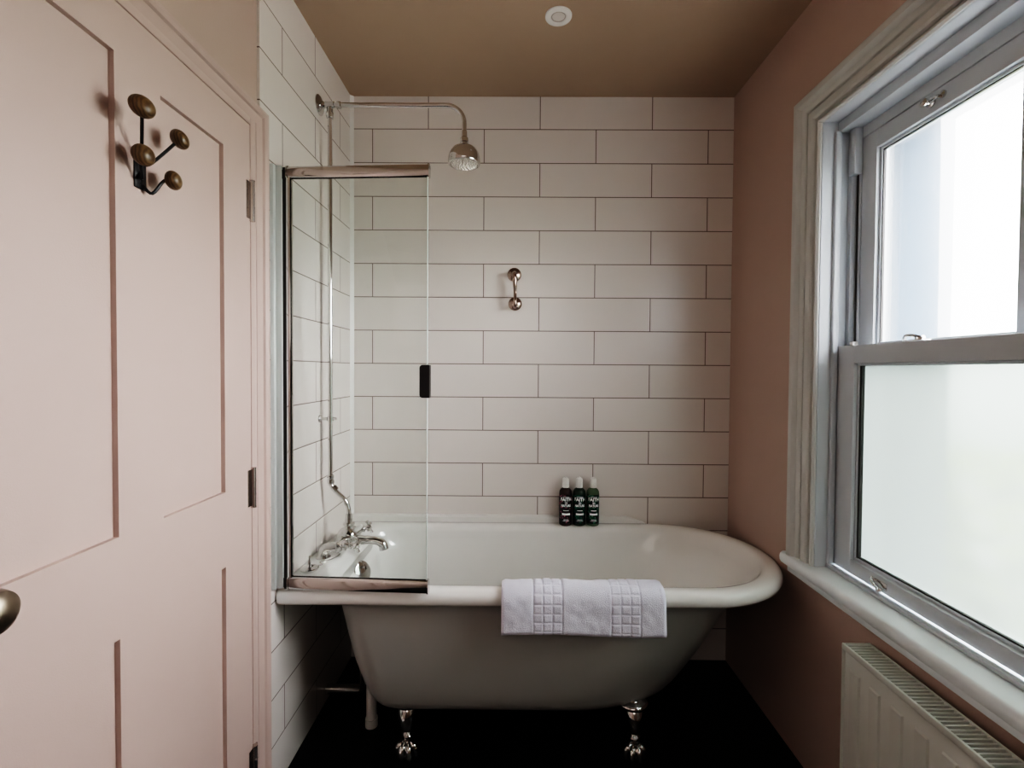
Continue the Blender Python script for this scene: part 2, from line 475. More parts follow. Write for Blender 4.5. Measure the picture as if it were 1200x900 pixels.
# overflow plate
b = BM()
lathe(b, [(0.0, -.004), (.030, -.004), (.033, -.001), (.033, .003), (.029, .0055), (0, .006)], (0, 0, 0), (1, 0, 0), 40)
for v in b.verts:
    k = abs(v.co.z) / .033
    v.co.y *= 1.0 + .12 * (1 - k)
    v.co.z *= 1.32
lathe(b, [(.0035, .005), (.0035, .010), (.006, .012), (.006, .016), (0, .017)], (0, 0, .022), (1, 0, 0), 14)
qm = Matrix.Translation((-.566, 1.772, .552)) @ Matrix.Rotation(radians(-32), 4, 'Z') @ Matrix.Rotation(radians(-16), 4, 'Y')
for v in b.verts: v.co = qm @ v.co
finish('overflow_plate', b, M['chrome'], bath)
# drain
b = BM(); lathe(b, [(0, 0), (.032, 0), (.032, .003), (.022, .004), (.020, .001), (0, .001)], (-.33, YC, .1875), (0, 0, 1), 30)
finish('drain', b, M['chrome'], bath)
# waste pipe behind the bath end
b = BM()
tube(b, [(-.520, 1.735, 0.0), (-.520, 1.735, .24)], .019, 20)
tube(b, [(-.520, 1.735, .0), (-.520, 1.735, .03)], .023, 20)
finish('waste_pipe', b, M['whitep'], bath)
b = BM()
tube(b, smooth_path([(-.50, 1.80, .18), (-.565, 1.83, .16), (-.585, 1.84, .25), (-.60, 1.84, .40), (-.615, 1.82, .55)], 6), .014, 12)
tube(b, smooth_path([(-.585, 1.84, .2), (-.585, 1.85, .07), (-.64, 1.86, .05), (-.735, 1.86, .05)], 6), .018, 12)
finish('overflow_pipe', b, M['nickel'], bath)

def claw_foot(x, y, sy):
    b = BM()
    # leaf shaped plate hugging the tub
    rr = ellipsoid(b, (0, -.004, .178), (.054, .036, .016), None, 28)
    for v in rr['verts']:
        v.co.y += 4.5 * v.co.x ** 2
    P = smooth_path([(0, .006, .172), (0, -.016, .150), (0, -.026, .122), (0, -.018, .092), (0, -.010, .068), (0, -.014, .046), (0, -.018, .030)], 5)
    tube(b, P, [.032, .030, .024, .0185, .016, .019, .024], 20)
    lathe(b, [(.014, -.004), (.021, -.002), (.0215, .003), (.014, .006)], (0, -.012, .074), (0, 0, 1), 24)
    # ball held by four toes
    ellipsoid(b, (0, -.020, .022), (.024, .024, .022), None, 24)
    for a in (-1.25, -.42, .42, 1.25):
        dx, dy = sin(a), -cos(a)
        tube(b, smooth_path([(dx*.010, -.018 + dy*.010, .052), (dx*.026, -.020 + dy*.026, .044), (dx*.032, -.020 + dy*.032, .026), (dx*.027, -.020 + dy*.028, .006)], 5),
             [.010, .0125, .0115, .010, .005], 12)
    for v in b.verts:
        v.co = Vector((x + v.co.x, y + v.co.y * sy, v.co.z))
    return finish('claw_foot', b, M['chrome'], bath, 60)
claw_foot(-.357, 1.612, 1); claw_foot(.412, 1.612, 1); claw_foot(-.357, 1.998, -1); claw_foot(.412, 1.998, -1)

# upstand / back ledge
b = BM()
pr = [(YB, .622), (YB - .016, .622), (YB - .016, .652), (YB - .012, .658), (YB - .004, .661), (YB, .661)]
rings = [[Vector((XL + .004, y, z)) for y, z in pr], [Vector((.50, y, z)) for y, z in pr],
         [Vector((.585, y, .622 + (z - .622) * .30)) for y, z in pr], [Vector((.595, y, .622 + (z - .622) * .1)) for y, z in pr]]
ring_loft(b, rings)
struct('trim_3', b, M['whitep'], 'white upstand strip along the tiles behind the bath', 'trim', angle=30)

# ------------------------------------------------------------------ bath shower mixer with riser
mx = empty('bath_shower_mixer', (-.665, YC, .63))
tag(mx, 'traditional chrome bath tap with rigid riser and overhead shower', 'shower')
b = BM()
RZ = .6305
xb, zb = -.640, .668
for s in (-1, 1):
    yl = YC + s * .088
    lathe(b, [(0, 0), (.026, 0), (.026, .003), (.019, .008), (.0155, .012)], (-.690, yl, RZ), (0, 0, 1), 24)
    tube(b, smooth_path([(-.690, yl, RZ + .008), (-.688, yl, RZ + .022), (-.676, yl, RZ + .036), (xb, yl, zb)], 6), [.0185, .0175, .017, .0185], 16)
tube(b, [(xb, YC - .100, zb), (xb, YC - .09, zb), (xb, YC + .09, zb), (xb, YC + .100, zb)], [.016, .021, .021, .016], 20)
ellipsoid(b, (xb, YC, zb), (.034, .042, .032), None, 24)
# central column
lathe(b, [(.034, .00), (.036, .016), (.033, .028), (.024, .038), (.018, .043), (.0165, .052), (.022, .055), (.022, .062), (.015, .066), (.0135, .078)], (xb + .012, YC, zb), (0, 0, 1), 24)
finish('mixer_body', b, M['chrome'], mx)
b = BM()
tube(b, smooth_path([(xb + .015, YC, zb - .003), (xb + .07, YC, zb - .004), (xb + .115, YC, zb - .006), (xb + .140, YC, zb - .018), (xb + .147, YC, zb - .038)], 6),
     [.020, .0165, .0155, .0165, .018], 18)
finish('spout', b, M['chrome'], mx)
for s in (-1, 1):
    yl = YC + s * .075
    v = Vector((xb + .010, yl, zb + .001)); ax = Vector((.93, s * .06, .33 if s > 0 else .05)).normalized()
    b = BM()
    lathe(b, [(.014, 0), (.0175, .006), (.0175, .018), (.012, .022), (.0095, .03), (.013, .034), (.013, .038), (.0075, .042), (.0065, .054)], v, ax, 20)
    c = v + ax * .060
    lathe(b, [(0, -.011), (.009, -.010), (.0105, -.004), (.0105, .004), (.0085, .009), (0, .010)], c, ax, 18)
    u = ax.cross(Vector((0, 1, 0))).normalized(); w = ax.cross(u)
    for q in range(4):
        dd = u * cos(q * pi / 2 + .25) + w * sin(q * pi / 2 + .25)
        tube(b, [c, c + dd * .010, c + dd * .018, c + dd * .023, c + dd * .027, c + dd * .029], [.005, .0042, .0045, .0068, .0062, .001], 12)
    hd = finish('cross_handle', b, M['chrome'], mx)
    b = BM(); lathe(b, [(0, .0095), (.0065, .0095), (.0062, .0115), (0, .0125)], c, ax, 16)
    finish('ceramic_button', b, M['ceramic'], hd)
b = BM()
v = Vector((xb + .025, YC, zb + .022)); ax = Vector((.75, -.1, .62)).normalized()
lathe(b, [(.013, 0), (.013, .008), (.008, .012), (.007, .018)], v, ax, 18)
dl = finish('diverter_lever', b, M['chrome'], mx)
b = BM(); lathe(b, [(.006, .016), (.0095, .022), (.0100, .034), (.0085, .045), (.005, .051), (0, .052)], v, ax, 18)
finish('lever_grip', b, M['ceramic'], dl)
# swan neck and riser
XRI = -.6975
b = BM()
ztop = 2.302
P = smooth_path([(xb + .012, YC, zb + .074), (xb + .011, YC, zb + .115), (xb - .004, YC, zb + .150), (xb - .030, YC, zb + .175), (XRI + .008, YC, zb + .197), (XRI, YC, zb + .215)], 6)
tube(b, P, .0085, 16)
tube(b, [(XRI, YC, zb + .205), (XRI, YC, ztop)], .0085, 16)
for z in (zb + .085,):
    lathe(b, [(.0085, -.012), (.0135, -.010), (.0135, .010), (.0085, .012)], (xb + .012, YC, z), (0, 0, 1), 8)
lathe(b, [(.0085, -.014), (.0135, -.011), (.0135, .000), (.011, .003), (.0125, .006), (.0125, .018), (.0085, .022)], (XRI, YC, zb + .225), (0, 0, 1), 10)
dv = Vector((-.55, 0, .6)).normalized()
lathe(b, [(.0085, -.010), (.0130, -.008), (.0130, .008), (.0085, .010)], (XRI + .016, YC, zb + .192), dv, 10)
finish('riser_pipe', b, M['chrome'], mx)
b = BM()
zbk = 1.126
tube(b, [(XL, YC, zbk), (XRI, YC, zbk)], .006, 12)
lathe(b, [(0, 0), (.015, 0), (.014, .005), (.006, .008)], (XL, YC, zbk), (1, 0, 0), 20)
lathe(b, [(.0085, -.008), (.0125, -.008), (.0125, .008), (.0085, .008)], (XRI, YC, zbk), (0, 0, 1), 16)
tube(b, [(XRI + .01, YC, zbk), (XRI + .022, YC, zbk)], .005, 10)
finish('pipe_bracket', b, M['chrome'], mx)
b = BM()
XH = -.194
P = [(XL + .006, YC, ztop), (XRI, YC, ztop)] + [(-.262 + .068 * sin(a), YC, ztop - .068 + .068 * cos(a)) for a in [i * pi / 24 for i in range(13)]] + [(XH, YC, 2.200)]
tube(b, P, .0088, 16)
lathe(b, [(.0088, -.018), (.0125, -.016), (.0125, .016), (.0088, .018)], (XRI, YC, ztop), (1, 0, 0), 20)
lathe(b, [(.0088, -.05), (.0130, -.048), (.0140, -.030), (.0118, -.026), (.0118, -.012)], (XRI, YC, ztop), (0, 0, 1), 20)
lathe(b, [(.0088, -.008), (.0130, -.007), (.0130, .005), (.0088, .008)], (XRI + .035, YC, ztop), (1, 0, 0), 12)
finish('shower_arm', b, M['chrome'], mx)
b = BM()
lathe(b, [(0, 0), (.036, 0), (.036, .003), (.030, .008), (.016, .013), (.0105, .022), (.0088, .03)], (XL, YC, ztop), (1, 0, 0), 36)
finish('wall_flange', b, M['chrome'], mx)
b = BM()
zh = 2.084
lathe(b, [(.0088, .124), (.0105, .122), (.0115, .100), (.0155, .096), (.0165, .082), (.0125, .078), (.0125, .070), (.030, .066), (.045, .056), (.055, .040), (.0600, .022), (.0605, .010), (.0605, .004), (.0585, .0), (.052, -.001), (.050, .004), (0, .003)],
      (XH, YC, zh), (0, 0, 1), 48)
sh = finish('shower_head', b, M['chrome'], mx)
b = BM()
lathe(b, [(.0495, .004), (.0495, -.001), (.030, -.006), (0, -.007)], (XH, YC, zh), (0, 0, 1), 40)
for rr, n in ((.043, 22), (.034, 17), (.025, 13), (.016, 8), (.007, 4)):
    for k in range(n):
        a = 2 * pi * k / n; x, y = rr * cos(a), rr * sin(a)
        lathe(b, [(.0022, 0), (.0017, -.004), (0, -.0045)], (XH + x, YC + y, zh - .001 - .006 * (1 - rr / .05)), (0, 0, 1), 6)
finish('spray_plate', b, M['nickel'], sh)

# bath plug standing on the rim corner, with ball chain
pl = empty('bath_plug', (-.690, 1.600, .6315))
tag(pl, 'small chrome bath plug with chain lying on the bath rim corner', 'plug')
b = BM()
lathe(b, [(0, .0), (.024, .0), (.029, .004), (.030, .009), (.027, .012), (.008, .014), (.0055, .018), (.0055, .030), (.0035, .034), (.0035, .050), (0, .052)], (-.690, 1.600, .6315), (0, 0, 1), 32)
finish('plug', b, M['chrome'], pl)
b = BM()
cp = smooth_path([(-.690, 1.603, .652), (-.676, 1.62, .640), (-.666, 1.645, .6345), (-.681, 1.668, .6345), (-.655, 1.690, .634), (-.640, 1.72, .634), (-.640, 1.745, .6338)], 9)
for p in cp:
    bmesh.ops.create_icosphere(b, subdivisions=1, radius=.0026, matrix=Matrix.Translation(p))
finish('ball_chain', b, M['chrome'], pl)

# ------------------------------------------------------------------ shower screen
ss = empty('shower_screen', (-.71, 1.462, .62))
tag(ss, 'hinged clear glass shower screen with chrome rails above the bath', 'shower screen')
z0, z1 = .630, 1.930
A = Vector((-.690, 1.466, 0)); B = Vector((-.262, 1.446, 0))
dirn = (B - A).normalized(); nrm = Vector((-dirn.y, dirn.x, 0))
def plate(bm, s0, s1, n0, n1, za, zb_, bev=0.0):
    """box in the screen's own direction"""
    t = bmesh.new(); box(t, s0, s1, n0, n1, za, zb_, bev)
    for v in t.verts:
        v.co = A + dirn * v.co.x + nrm * v.co.y + Vector((0, 0, v.co.z))
    me = bpy.data.meshes.new('tmp'); t.to_mesh(me); t.free(); bm.from_mesh(me); bpy.data.meshes.remove(me)
LEN = (B - A).length
b = BM()
box(b, XL, XL + .012, 1.440, 1.488, z0 + .008, z1, .002)
box(b, XL + .006, XL + .030, 1.452, 1.478, z0 + .008, z1, .003)
wp = finish('wall_profile', b, M['anod'], ss)
b = BM(); plate(b, -.019, -.008, -.008, .008, z0 + .004, z1 - .004, .002)
box(b, XL + .026, XL + .036, 1.456, 1.472, z1 - .04, z1 - .012, .002); box(b, XL + .026, XL + .036, 1.456, 1.472, z0 + .010, z0 + .04, .002)
finish('rubber_seal', b, M['seal'], ss)
b = BM(); plate(b, -.008, .006, -.009, .009, z0 + .010, z1 - .004, .003)
finish('hinge_post', b, M['chrome'], ss)
b = BM(); plate(b, .003, LEN - .004, -.003, .003, z0 + .03, z1 - .02, .0008)
gp = finish('glass_panel', b, M['screen'], ss)
b = BM(); plate(b, LEN - .004, LEN - .0015, -.0035, .0035, z0 + .03, z1 - .02, .0005)
finish('edge_strip', b, pmat('pale_glass_edge', (.66, .72, .69), .2), ss)
def rail(za, zb_):
    b = BM(); zc = (za + zb_) / 2; r = (zb_ - za) / 2
    ringsA = []
    for s in (-.006, .001, LEN - .006, LEN + .001):
        ringsA.append([A + dirn * s + nrm * (.013 * cos(t)) + Vector((0, 0, zc + r * (abs(sin(t)) ** .7) * (1 if sin(t) > 0 else -1))) for t in [2 * pi * k / 28 for k in range(28)]])
    ring_loft(b, ringsA)
    for s in (-.007, LEN - .001):
        rA = [[A + dirn * (s + q) + nrm * (.0145 * cos(t)) + Vector((0, 0, zc + (r + .0025) * (abs(sin(t)) ** .7) * (1 if sin(t) > 0 else -1))) for t in [2 * pi * k / 28 for k in range(28)]] for q in (0, .004)]
        ring_loft(b, rA)
    return b
finish('top_rail', rail(z1 - .038, z1), M['chrome'], ss)
finish('bottom_rail', rail(z0, z0 + .043), M['chrome'], ss)
# handle clip on the free edge
b = BM()
def clip(n0, n1, s0, s1, r, zc, hh):
    pts = []
    for (cs, cz, a0) in ((s1 - .002, zc + hh - .002, 0), (s0 + r, zc + hh - r, pi / 2), (s0 + r, zc - hh + r, pi), (s1 - .002, zc - hh + .002, 3 * pi / 2)):
        rr = r if abs(cs - s0 - r) < 1e-6 else .002
        for k in range(7):
            a = a0 + k * pi / 12; pts.append((cs + rr * cos(a), cz + rr * sin(a)))
    ring_loft(b, [[A + dirn * s + nrm * n + Vector((0, 0, z)) for s, z in pts] for n in (n0, n1)])
clip(-.011, .011, LEN - .024, LEN + .006, .010, 1.279, .050)
finish('handle', b, M['black'], ss)

# ------------------------------------------------------------------ hook bracket on the back wall
gh = empty('wall_hook', (-.004, YB, 1.68))
tag(gh, 'small chrome bracket with two round plates on the back tiles', 'wall hook')
for z, r in ((1.742, .031), (1.612, .030)):
    b = BM()
    lathe(b, [(0, 0), (r, 0), (r, -.004), (r * .85, -.009), (r * .5, -.012), (.010, -.016)], (-.004 if z > 1.7 else 0.0, YB, z), (0, 1, 0), 36)
    finish('round_plate', b, M['bronze'], gh)
b = BM()
tube(b, smooth_path([(-.004, YB - .008, 1.742), (-.004, YB - .035, 1.742), (-.003, YB - .052, 1.727), (-.001, YB - .050, 1.69), (0, YB - .042, 1.655), (0, YB - .052, 1.618), (0, YB - .046, 1.596), (0, YB - .026, 1.596), (0, YB - .008, 1.610)], 6),
     [.011, .011, .010, .009, .0075, .0075, .0085, .0085, .009], 16)
finish('curved_bar', b, M['bronze'], gh)

# ------------------------------------------------------------------ ceiling light
cl = empty('ceiling_light', (.143, 1.668, ZC))
tag(cl, 'small round white recessed spotlight in the ceiling, unlit', 'ceiling light')
b = BM()
lathe(b, [(.024, .0), (.024, -.003), (.028, -.0065), (.040, -.007), (.0455, -.004), (.046, 0)], (.143, 1.668, ZC), (0, 0, 1), 48)
finish('bezel', b, M['ceramic'], cl)
b = BM(); lathe(b, [(0, -.0025), (.020, -.0025), (.0245, -.001), (.0245, 0), (0, 0)], (.143, 1.668, ZC), (0, 0, 1), 36)
finish('lens', b, pmat('unlit_spot_lens', (.68, .66, .63), .3), cl)
b = BM(); lathe(b, [(.0245, -.0005), (.0245, -.0045), (.0225, -.0045), (.0215, -.0005)], (.143, 1.668, ZC), (0, 0, 1), 36)
finish('inner_ring', b, M['nickel'], cl)

# ------------------------------------------------------------------ bottles
def text_mesh(txt, size, bold=.0):
    cu = bpy.data.curves.new('txt', 'FONT'); cu.body = txt; cu.size = size; cu.align_x = 'CENTER'; cu.align_y = 'CENTER'
    cu.offset = bold; cu.resolution_u = 3
    o = bpy.data.objects.new('txt', cu); COL.objects.link(o)
    dg = bpy.context.evaluated_depsgraph_get()
    me = bpy.data.meshes.new_from_object(o.evaluated_get(dg))
    bpy.data.objects.remove(o); bpy.data.curves.remove(cu)
    return me
def bottle(x, lab, liq, label):
    y = 2.108; zr = .6312; R = .0275
    t = empty('toiletry_bottle', (x, y, zr))
    tag(t, label, 'bottle', 'toiletry bottles on the back rim of the bath')
    b = BM()
    lathe(b, [(0, 0), (.022, 0), (.0265, .003), (R, .008), (R, .142), (.0262, .152), (.021, .160), (.015, .164), (.0145, .168), (0, .168)], (x, y, zr), (0, 0, 1), 40)
    body = finish('body', b, liq, t)
    b = BM()
    lathe(b, [(R - .001, .012), (R + .0005, .0125), (R + .0005, .1385), (R - .001, .139)], (x, y, zr), (0, 0, 1), 40)
    lb = finish('printed_label', b, lab, body)
    b = BM()
    lines = [('FAITH', .0205, .118, .0006), ('IN', .0105, .1035, .0004), ('NATURE', .0145, .091, .0005)]
    for txt, sz, zz, bo in lines:
        me = text_mesh(txt, sz, bo)
        sc_x = {'FAITH': .92, 'NATURE': .80, 'IN': 1}[txt]
        for v in me.vertices:
            a = v.co.x * sc_x / R
            v.co = Vector((x + (R + .0011) * sin(a), y - (R + .0011) * cos(a), zr + zz + v.co.y))
        b.from_mesh(me); bpy.data.meshes.remove(me)
    def bar(w, zc, hgt):
        n = 8; pr = []
        for k in range(n + 1):
            a = (-w / 2 + w * k / n) / R
            pr.append((x + (R + .0011) * sin(a), y - (R + .0011) * cos(a)))
        lo = [b.verts.new((p[0], p[1], zr + zc - hgt / 2)) for p in pr]; hi = [b.verts.new((p[0], p[1], zr + zc + hgt / 2)) for p in pr]
        for k in range(n): b.faces.new((lo[k], lo[k+1], hi[k+1], hi[k]))
    bar(.030, .130, .0016); bar(.024, .070, .003); bar(.036, .054, .0085); bar(.022, .030, .002); bar(.028, .024, .0015)
    finish('brand_lettering', b, M['print'], lb, smooth=False)
    b = BM()
    lathe(b, [(.014, .166), (.0155, .167), (.016, .172), (.0155, .196), (.0140, .205), (.009, .209), (0, .210)], (x, y, zr), (0, 0, 1), 30)
    lathe(b, [(.004, .205), (.004, .2125), (0, .213)], (x, y, zr), (0, 0, 1), 12)
    finish('cap', b, M['cap'], t)
bottle(.2290, M['lab_pink'], M['liq_pink'], 'black and pink toiletry bottle with white cap, leftmost of three')
bottle(.2895, M['lab_green'], M['liq_green'], 'dark green toiletry bottle with white cap, between two others')
bottle(.3500, M['lab_teal'], M['liq_teal'], 'green leafy toiletry bottle with white cap, rightmost of three')

# ------------------------------------------------------------------ towel
b = BM()
path = smooth_path([(1.556, .50), (1.553, .56), (1.546, .61), (1.530, .6385), (1.508, .6475), (1.482, .6480), (1.461, .640), (1.4485, .624), (1.4435, .600), (1.4425, .57), (1.4415, .535), (1.440, .508)] if False else
                   [(0, 1.553, .50), (0, 1.549, .56), (0, 1.540, .608), (0, 1.526, .632), (0, 1.506, .642), (0, 1.482, .6425), (0, 1.463, .636), (0, 1.4500, .621), (0, 1.4445, .600), (0, 1.4430, .57), (0, 1.4415, .535), (0, 1.4400, .506)], 14)
cum = [0]
for i in range(1, len(path)): cum.append(cum[-1] + (path[i] - path[i-1]).length)
tot = cum[-1]
NU, NV = 210, 150
x0t, x1t = -.036, .468
import bisect
def path_at(s):
    i = min(max(bisect.bisect_right(cum, s) - 1, 0), len(path) - 2)
    f = (s - cum[i]) / (cum[i+1] - cum[i])
    p = path[i].lerp(path[i+1], f); t = (path[i+1] - path[i]).normalized()
    return p, Vector((0, t.z, -t.y))
def grooves(x, s):
    g = 0.0
    for bx in (.062, .300):
        w = .088
        if bx - .003 < x < bx + w + .003:
            for k in range(4):
                dxx = abs(x - (bx + w * k / 3)); g = max(g, math.exp(-(dxx / .0022) ** 2))
            sd = tot - s
            for k in range(7):
                dss = abs(sd - (.012 + k * .0275)); g = max(g, math.exp(-(dss / .0022) ** 2))
    return g
def tw(u, v, side):
    s = tot * v; x = x0t + (x1t - x0t) * u
    p, n = path_at(s)
    sd = tot - s
    edge = min(u, 1 - u) * (x1t - x0t)
    puff = .0045 * (1 - math.exp(-(edge / .006) ** 2)) if side else 0
    endp = (1 - math.exp(-(min(sd, s) / .006) ** 2))
    th = (.0035 + puff) * (.25 + .75 * endp) if side else -.003 * endp
    wob = noise.noise(Vector((x * 9, s * 9, 1.3))) * .0034 + noise.noise(Vector((x * 38, s * 38, 4.3))) * .0022
    g = grooves(x, s) * .0030 if side else 0
    q = p + n * (th + wob * (1 if side else .0) - g)
    hem = .0035 * sin(x * 11 + .5) * max(0, (.08 - sd) / .08)
    return Vector((x - (.006 * (sd / tot) if u > .97 else 0), q.y, q.z + hem))
for side in (1, 0):
    g = [[b.verts.new(tw(i / NU, j / NV, side)) for i in range(NU + 1)] for j in range(NV + 1)]
    for j in range(NV):
        for i in range(NU):
            f = (g[j][i], g[j][i+1], g[j+1][i+1], g[j+1][i])
            b.faces.new(f if side else f[::-1])
    if side: g1 = g
def stitch(a, c):
    for i in range(len(a) - 1): b.faces.new((a[i], a[i+1], c[i+1], c[i]))
stitch(g1[0], g[0]); stitch(g1[-1], g[-1]); stitch([r[0] for r in g1], [r[0] for r in g]); stitch([r[-1] for r in g1], [r[-1] for r in g])
to = finish('towel', b, M['towel'], angle=80, at=(.216, 1.49, .60))
tag(to, 'white towel with two bands of embossed squares draped over bath rim', 'towel')

# ------------------------------------------------------------------ window
wn = empty('window_1', (XR, 1.015, .65), 'structure')
tag(wn, 'white timber sash window with frosted panes in the right wall', 'window')
# architrave
b = BM()
prof = [(0, 0), (0, .008), (.006, .013), (.012, .013), (.015, .004), (.021, .004), (.025, .013), (.032, .017), (.048, .018), (.052, .018), (.055, .006), (.062, .006), (.064, .014),
        (.070, .018), (.080, .020), (.084, .027), (.090, .033), (.104, .034), (.110, .032), (.116, .026), (.119, .014), (.120, 0)]
def win_path(s, o, p):
    y0, y1, z1, zb0 = .503 - o, 1.526 + o, 2.098 + o, .690
    return [(XR - p, y1, zb0), (XR - p, y1, z1), (XR - p, y0, z1), (XR - p, y0, zb0)][s]
frame_loft(b, win_path, prof)
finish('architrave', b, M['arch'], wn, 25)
# sill
b = BM()
sp = [(1.03, .650), (.945, .650), (.935, .653), (.930, .662), (.929, .674), (.932, .684), (.940, .690), (1.03, .692)]
ring_loft(b, [[Vector((x, y, z)) for x, z in sp] for y in (.350, 1.662)])
box(b, .950, .968, .36, 1.652, .625, .650, .004)
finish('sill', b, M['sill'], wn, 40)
# box frame
b = BM()
box(b, XR - .004, 1.19, 1.523, 1.56, .66, 2.13, .0015); box(b, XR - .004, 1.19, .47, .507, .66, 2.13, .0015)
box(b, XR - .004, 1.19, .507, 1.523, 2.098, 2.14, .0015)
box(b, 1.012, 1.065, .507, 1.523, 2.066, 2.098, .002)
box(b, 1.064, 1.19, .507, 1.523, 2.034, 2.098, .001)
box(b, 1.008, 1.19, .507, 1.523, .652, .692, .002)
box(b, .998, 1.018, .507, 1.523, .692, .704, .004)         # inner stop at the foot
box(b, 1.000, 1.018, 1.511, 1.523, .704, 2.066, .003); box(b, 1.000, 1.018, .507, .519, .704, 2.066, .003)
# parting bead and channel beside the upper sash
for ya, yb in ((1.491, 1.523), (.507, .539)):
    box(b, 1.062, 1.110, ya, yb, 1.34, 2.066, .001)
box(b, 1.046, 1.062, 1.508, 1.523, 1.34, 2.066, .001); box(b, 1.046, 1.062, .507, .522, 1.34, 2.066, .001)
box(b, 1.040, 1.064, 1.486, 1.512, 1.925, 2.066, .002)
finish('box_frame', b, M['white'], wn, 40)
b = BM()
box(b, 1.0600, 1.0625, 1.497, 1.503, 1.40, 1.925)
box(b, 1.0600, 1.0625, .527, .533, 1.40, 1.925)
finish('channel_groove', b, M['seal'], wn, smooth=False)

def sash(name, x0, x1, y0, y1, z0, z1, st, rb, rt, bar=None):
    b = BM()
    box(b, x0, x1, y0, y0 + st, z0, z1, .0015); box(b, x0, x1, y1 - st, y1, z0, z1, .0015)
    box(b, x0, x1, y0 + st, y1 - st, z0, z0 + rb, .0015); box(b, x0, x1, y0 + st, y1 - st, z1 - rt, z1, .0015)
    if bar: box(b, x0 + .004, x1, bar - .016, bar + .016, z0 + rb, z1 - rt, .002)
    # glazing bead stepping down to the glass
    xa = x0 + .010
    ya, yb, za, zb_ = y0 + st, y1 - st, z0 + rb, z1 - rt
    w = .008
    box(b, xa, x1 - .006, ya, ya + w, za, zb_, .002); box(b, xa, x1 - .006, yb - w, yb, za, zb_, .002)
    box(b, xa, x1 - .006, ya, yb, za, za + w, .002); box(b, xa, x1 - .006, ya, yb, zb_ - w, zb_, .002)
    return finish(name, b, M['white'], wn, 40), (ya, yb, za, zb_)
us, g = sash('upper_sash', 1.066, 1.104, .540, 1.490, 1.352, 2.032, .058, .045, .052, bar=1.013)
b = BM(); box(b, 1.088, 1.092, g[0], 1.000, g[2], g[3]); box(b, 1.088, 1.092, 1.026, g[1], g[2], g[3])
finish('frosted_pane', b, M['frost_u'], us, smooth=False)
b = BM()
for a in ((g[1] - .011, g[1] - .008),):
    box(b, 1.080, 1.087, a[0], a[1], g[2] + .008, g[3] - .008)
box(b, 1.080, 1.087, g[0] + .008, g[1] - .008, g[3] - .011, g[3] - .008)
finish('glazing_gasket', b, M['seal'], us, smooth=False)
ls, g = sash('lower_sash', 1.020, 1.060, .5085, 1.5215, .706, 1.396, .078, .042, .054)
b = BM(); box(b, 1.044, 1.048, g[0], g[1], g[2], g[3])
finish('frosted_pane', b, M['frost_l'], ls, smooth=False)
b = BM()
box(b, 1.034, 1.0435, g[1] - .015, g[1] - .008, g[2] + .008, g[3] - .008)
box(b, 1.034, 1.0435, g[0] + .008, g[0] + .015, g[2] + .008, g[3] - .008)
box(b, 1.036, 1.0435, g[0] + .008, g[1] - .008, g[2] + .008, g[2] + .012)
finish('glazing_gasket', b, M['seal'], ls, smooth=False)
# furniture
b = BM()
box(b, 1.028, 1.052, 1.215, 1.275, 1.396, 1.400, .001)
lathe(b, [(.011, 0), (.011, .006), (.008, .010), (0, .011)], (1.04, 1.235, 1.400), (0, 0, 1), 20)
tube(b, smooth_path([(1.04, 1.235, 1.406), (1.036, 1.255, 1.412), (1.036, 1.275, 1.412), (1.040, 1.285, 1.402)], 5), .0045, 10)
finish('sash_fastener', b, M['chrome'], ls)
b = BM()
yl = 1.325
box(b, 1.0175, 1.020, yl - .028, yl + .028, .716, .736, .001)
tube(b, smooth_path([(1.018, yl + .018, .728), (1.008, yl + .016, .732), (1.004, yl + .004, .726), (1.006, yl - .010, .718), (1.000, yl - .020, .714), (1.006, yl - .026, .722)], 5), .0042, 10)
finish('sash_lift', b, M['chrome'], ls)
b = BM()
yl = 1.247
lathe(b, [(0, 0), (.013, 0), (.013, -.004), (.007, -.007), (.006, -.014), (.010, -.018), (.010, -.022), (0, -.024)], (1.066, yl, 2.008), (1, 0, 0), 20)
tube(b, [(1.060, yl, 2.008), (1.056, yl - .030, 2.008)], .0045, 10)
lathe(b, [(0, 0), (.009, 0), (.009, -.005), (0, -.007)], (1.066, yl - .034, 2.010), (1, 0, 0), 16)
finish('sash_stop', b, M['chrome'], us)
b = BM(); box(b, 1.040, 1.058, 1.478, 1.496, 1.397, 1.410, .004)
finish('travel_stop', b, M['ceramic'], ls)

# ------------------------------------------------------------------ radiator
ra = empty('radiator', (.90, .9, .10))
tag(ra, 'white panel radiator under the window with slatted top grille', 'radiator')
RX0, RX1, RY0, RY1, RZ0, RZ1 = .866, .941, .46, 1.250, .11, .603
b = BM(); box(b, RX0 + .007, RX0 + .016, RY0 + .004, RY1 - .004, RZ0, RZ1 - .012, .003)
y = RY1 - .026
while y - .034 > RY0 + .02:
    # pressed vertical channel, tapered ends
    a, c = y - .036, y
    ringsR = []
    for (o, xx) in ((0, RX0 + .0075), (.003, RX0 + .0025), ):
        ringsR.append([Vector((xx, a + o, RZ0 + .045 + o)), Vector((xx, c - o, RZ0 + .045 + o)), Vector((xx, c - o, RZ1 - .055 - o)), Vector((xx, a + o, RZ1 - .055 - o))])
    ring_loft(b, ringsR)
    y -= .0665
finish('front_panel', b, M['rad'], ra, 25)
b = BM(); box(b, RX1 - .012, RX1, RY0 + .004, RY1 - .004, RZ0, RZ1 - .012, .003)
finish('rear_panel', b, M['rad'], ra)
for yy in (RY0, RY1 - .004):
    b = BM(); box(b, RX0 + .001, RX1, yy, yy + .004, RZ0 + .01, RZ1 - .001, .0015)
    finish('side_cover', b, M['rad'], ra)
b = BM()
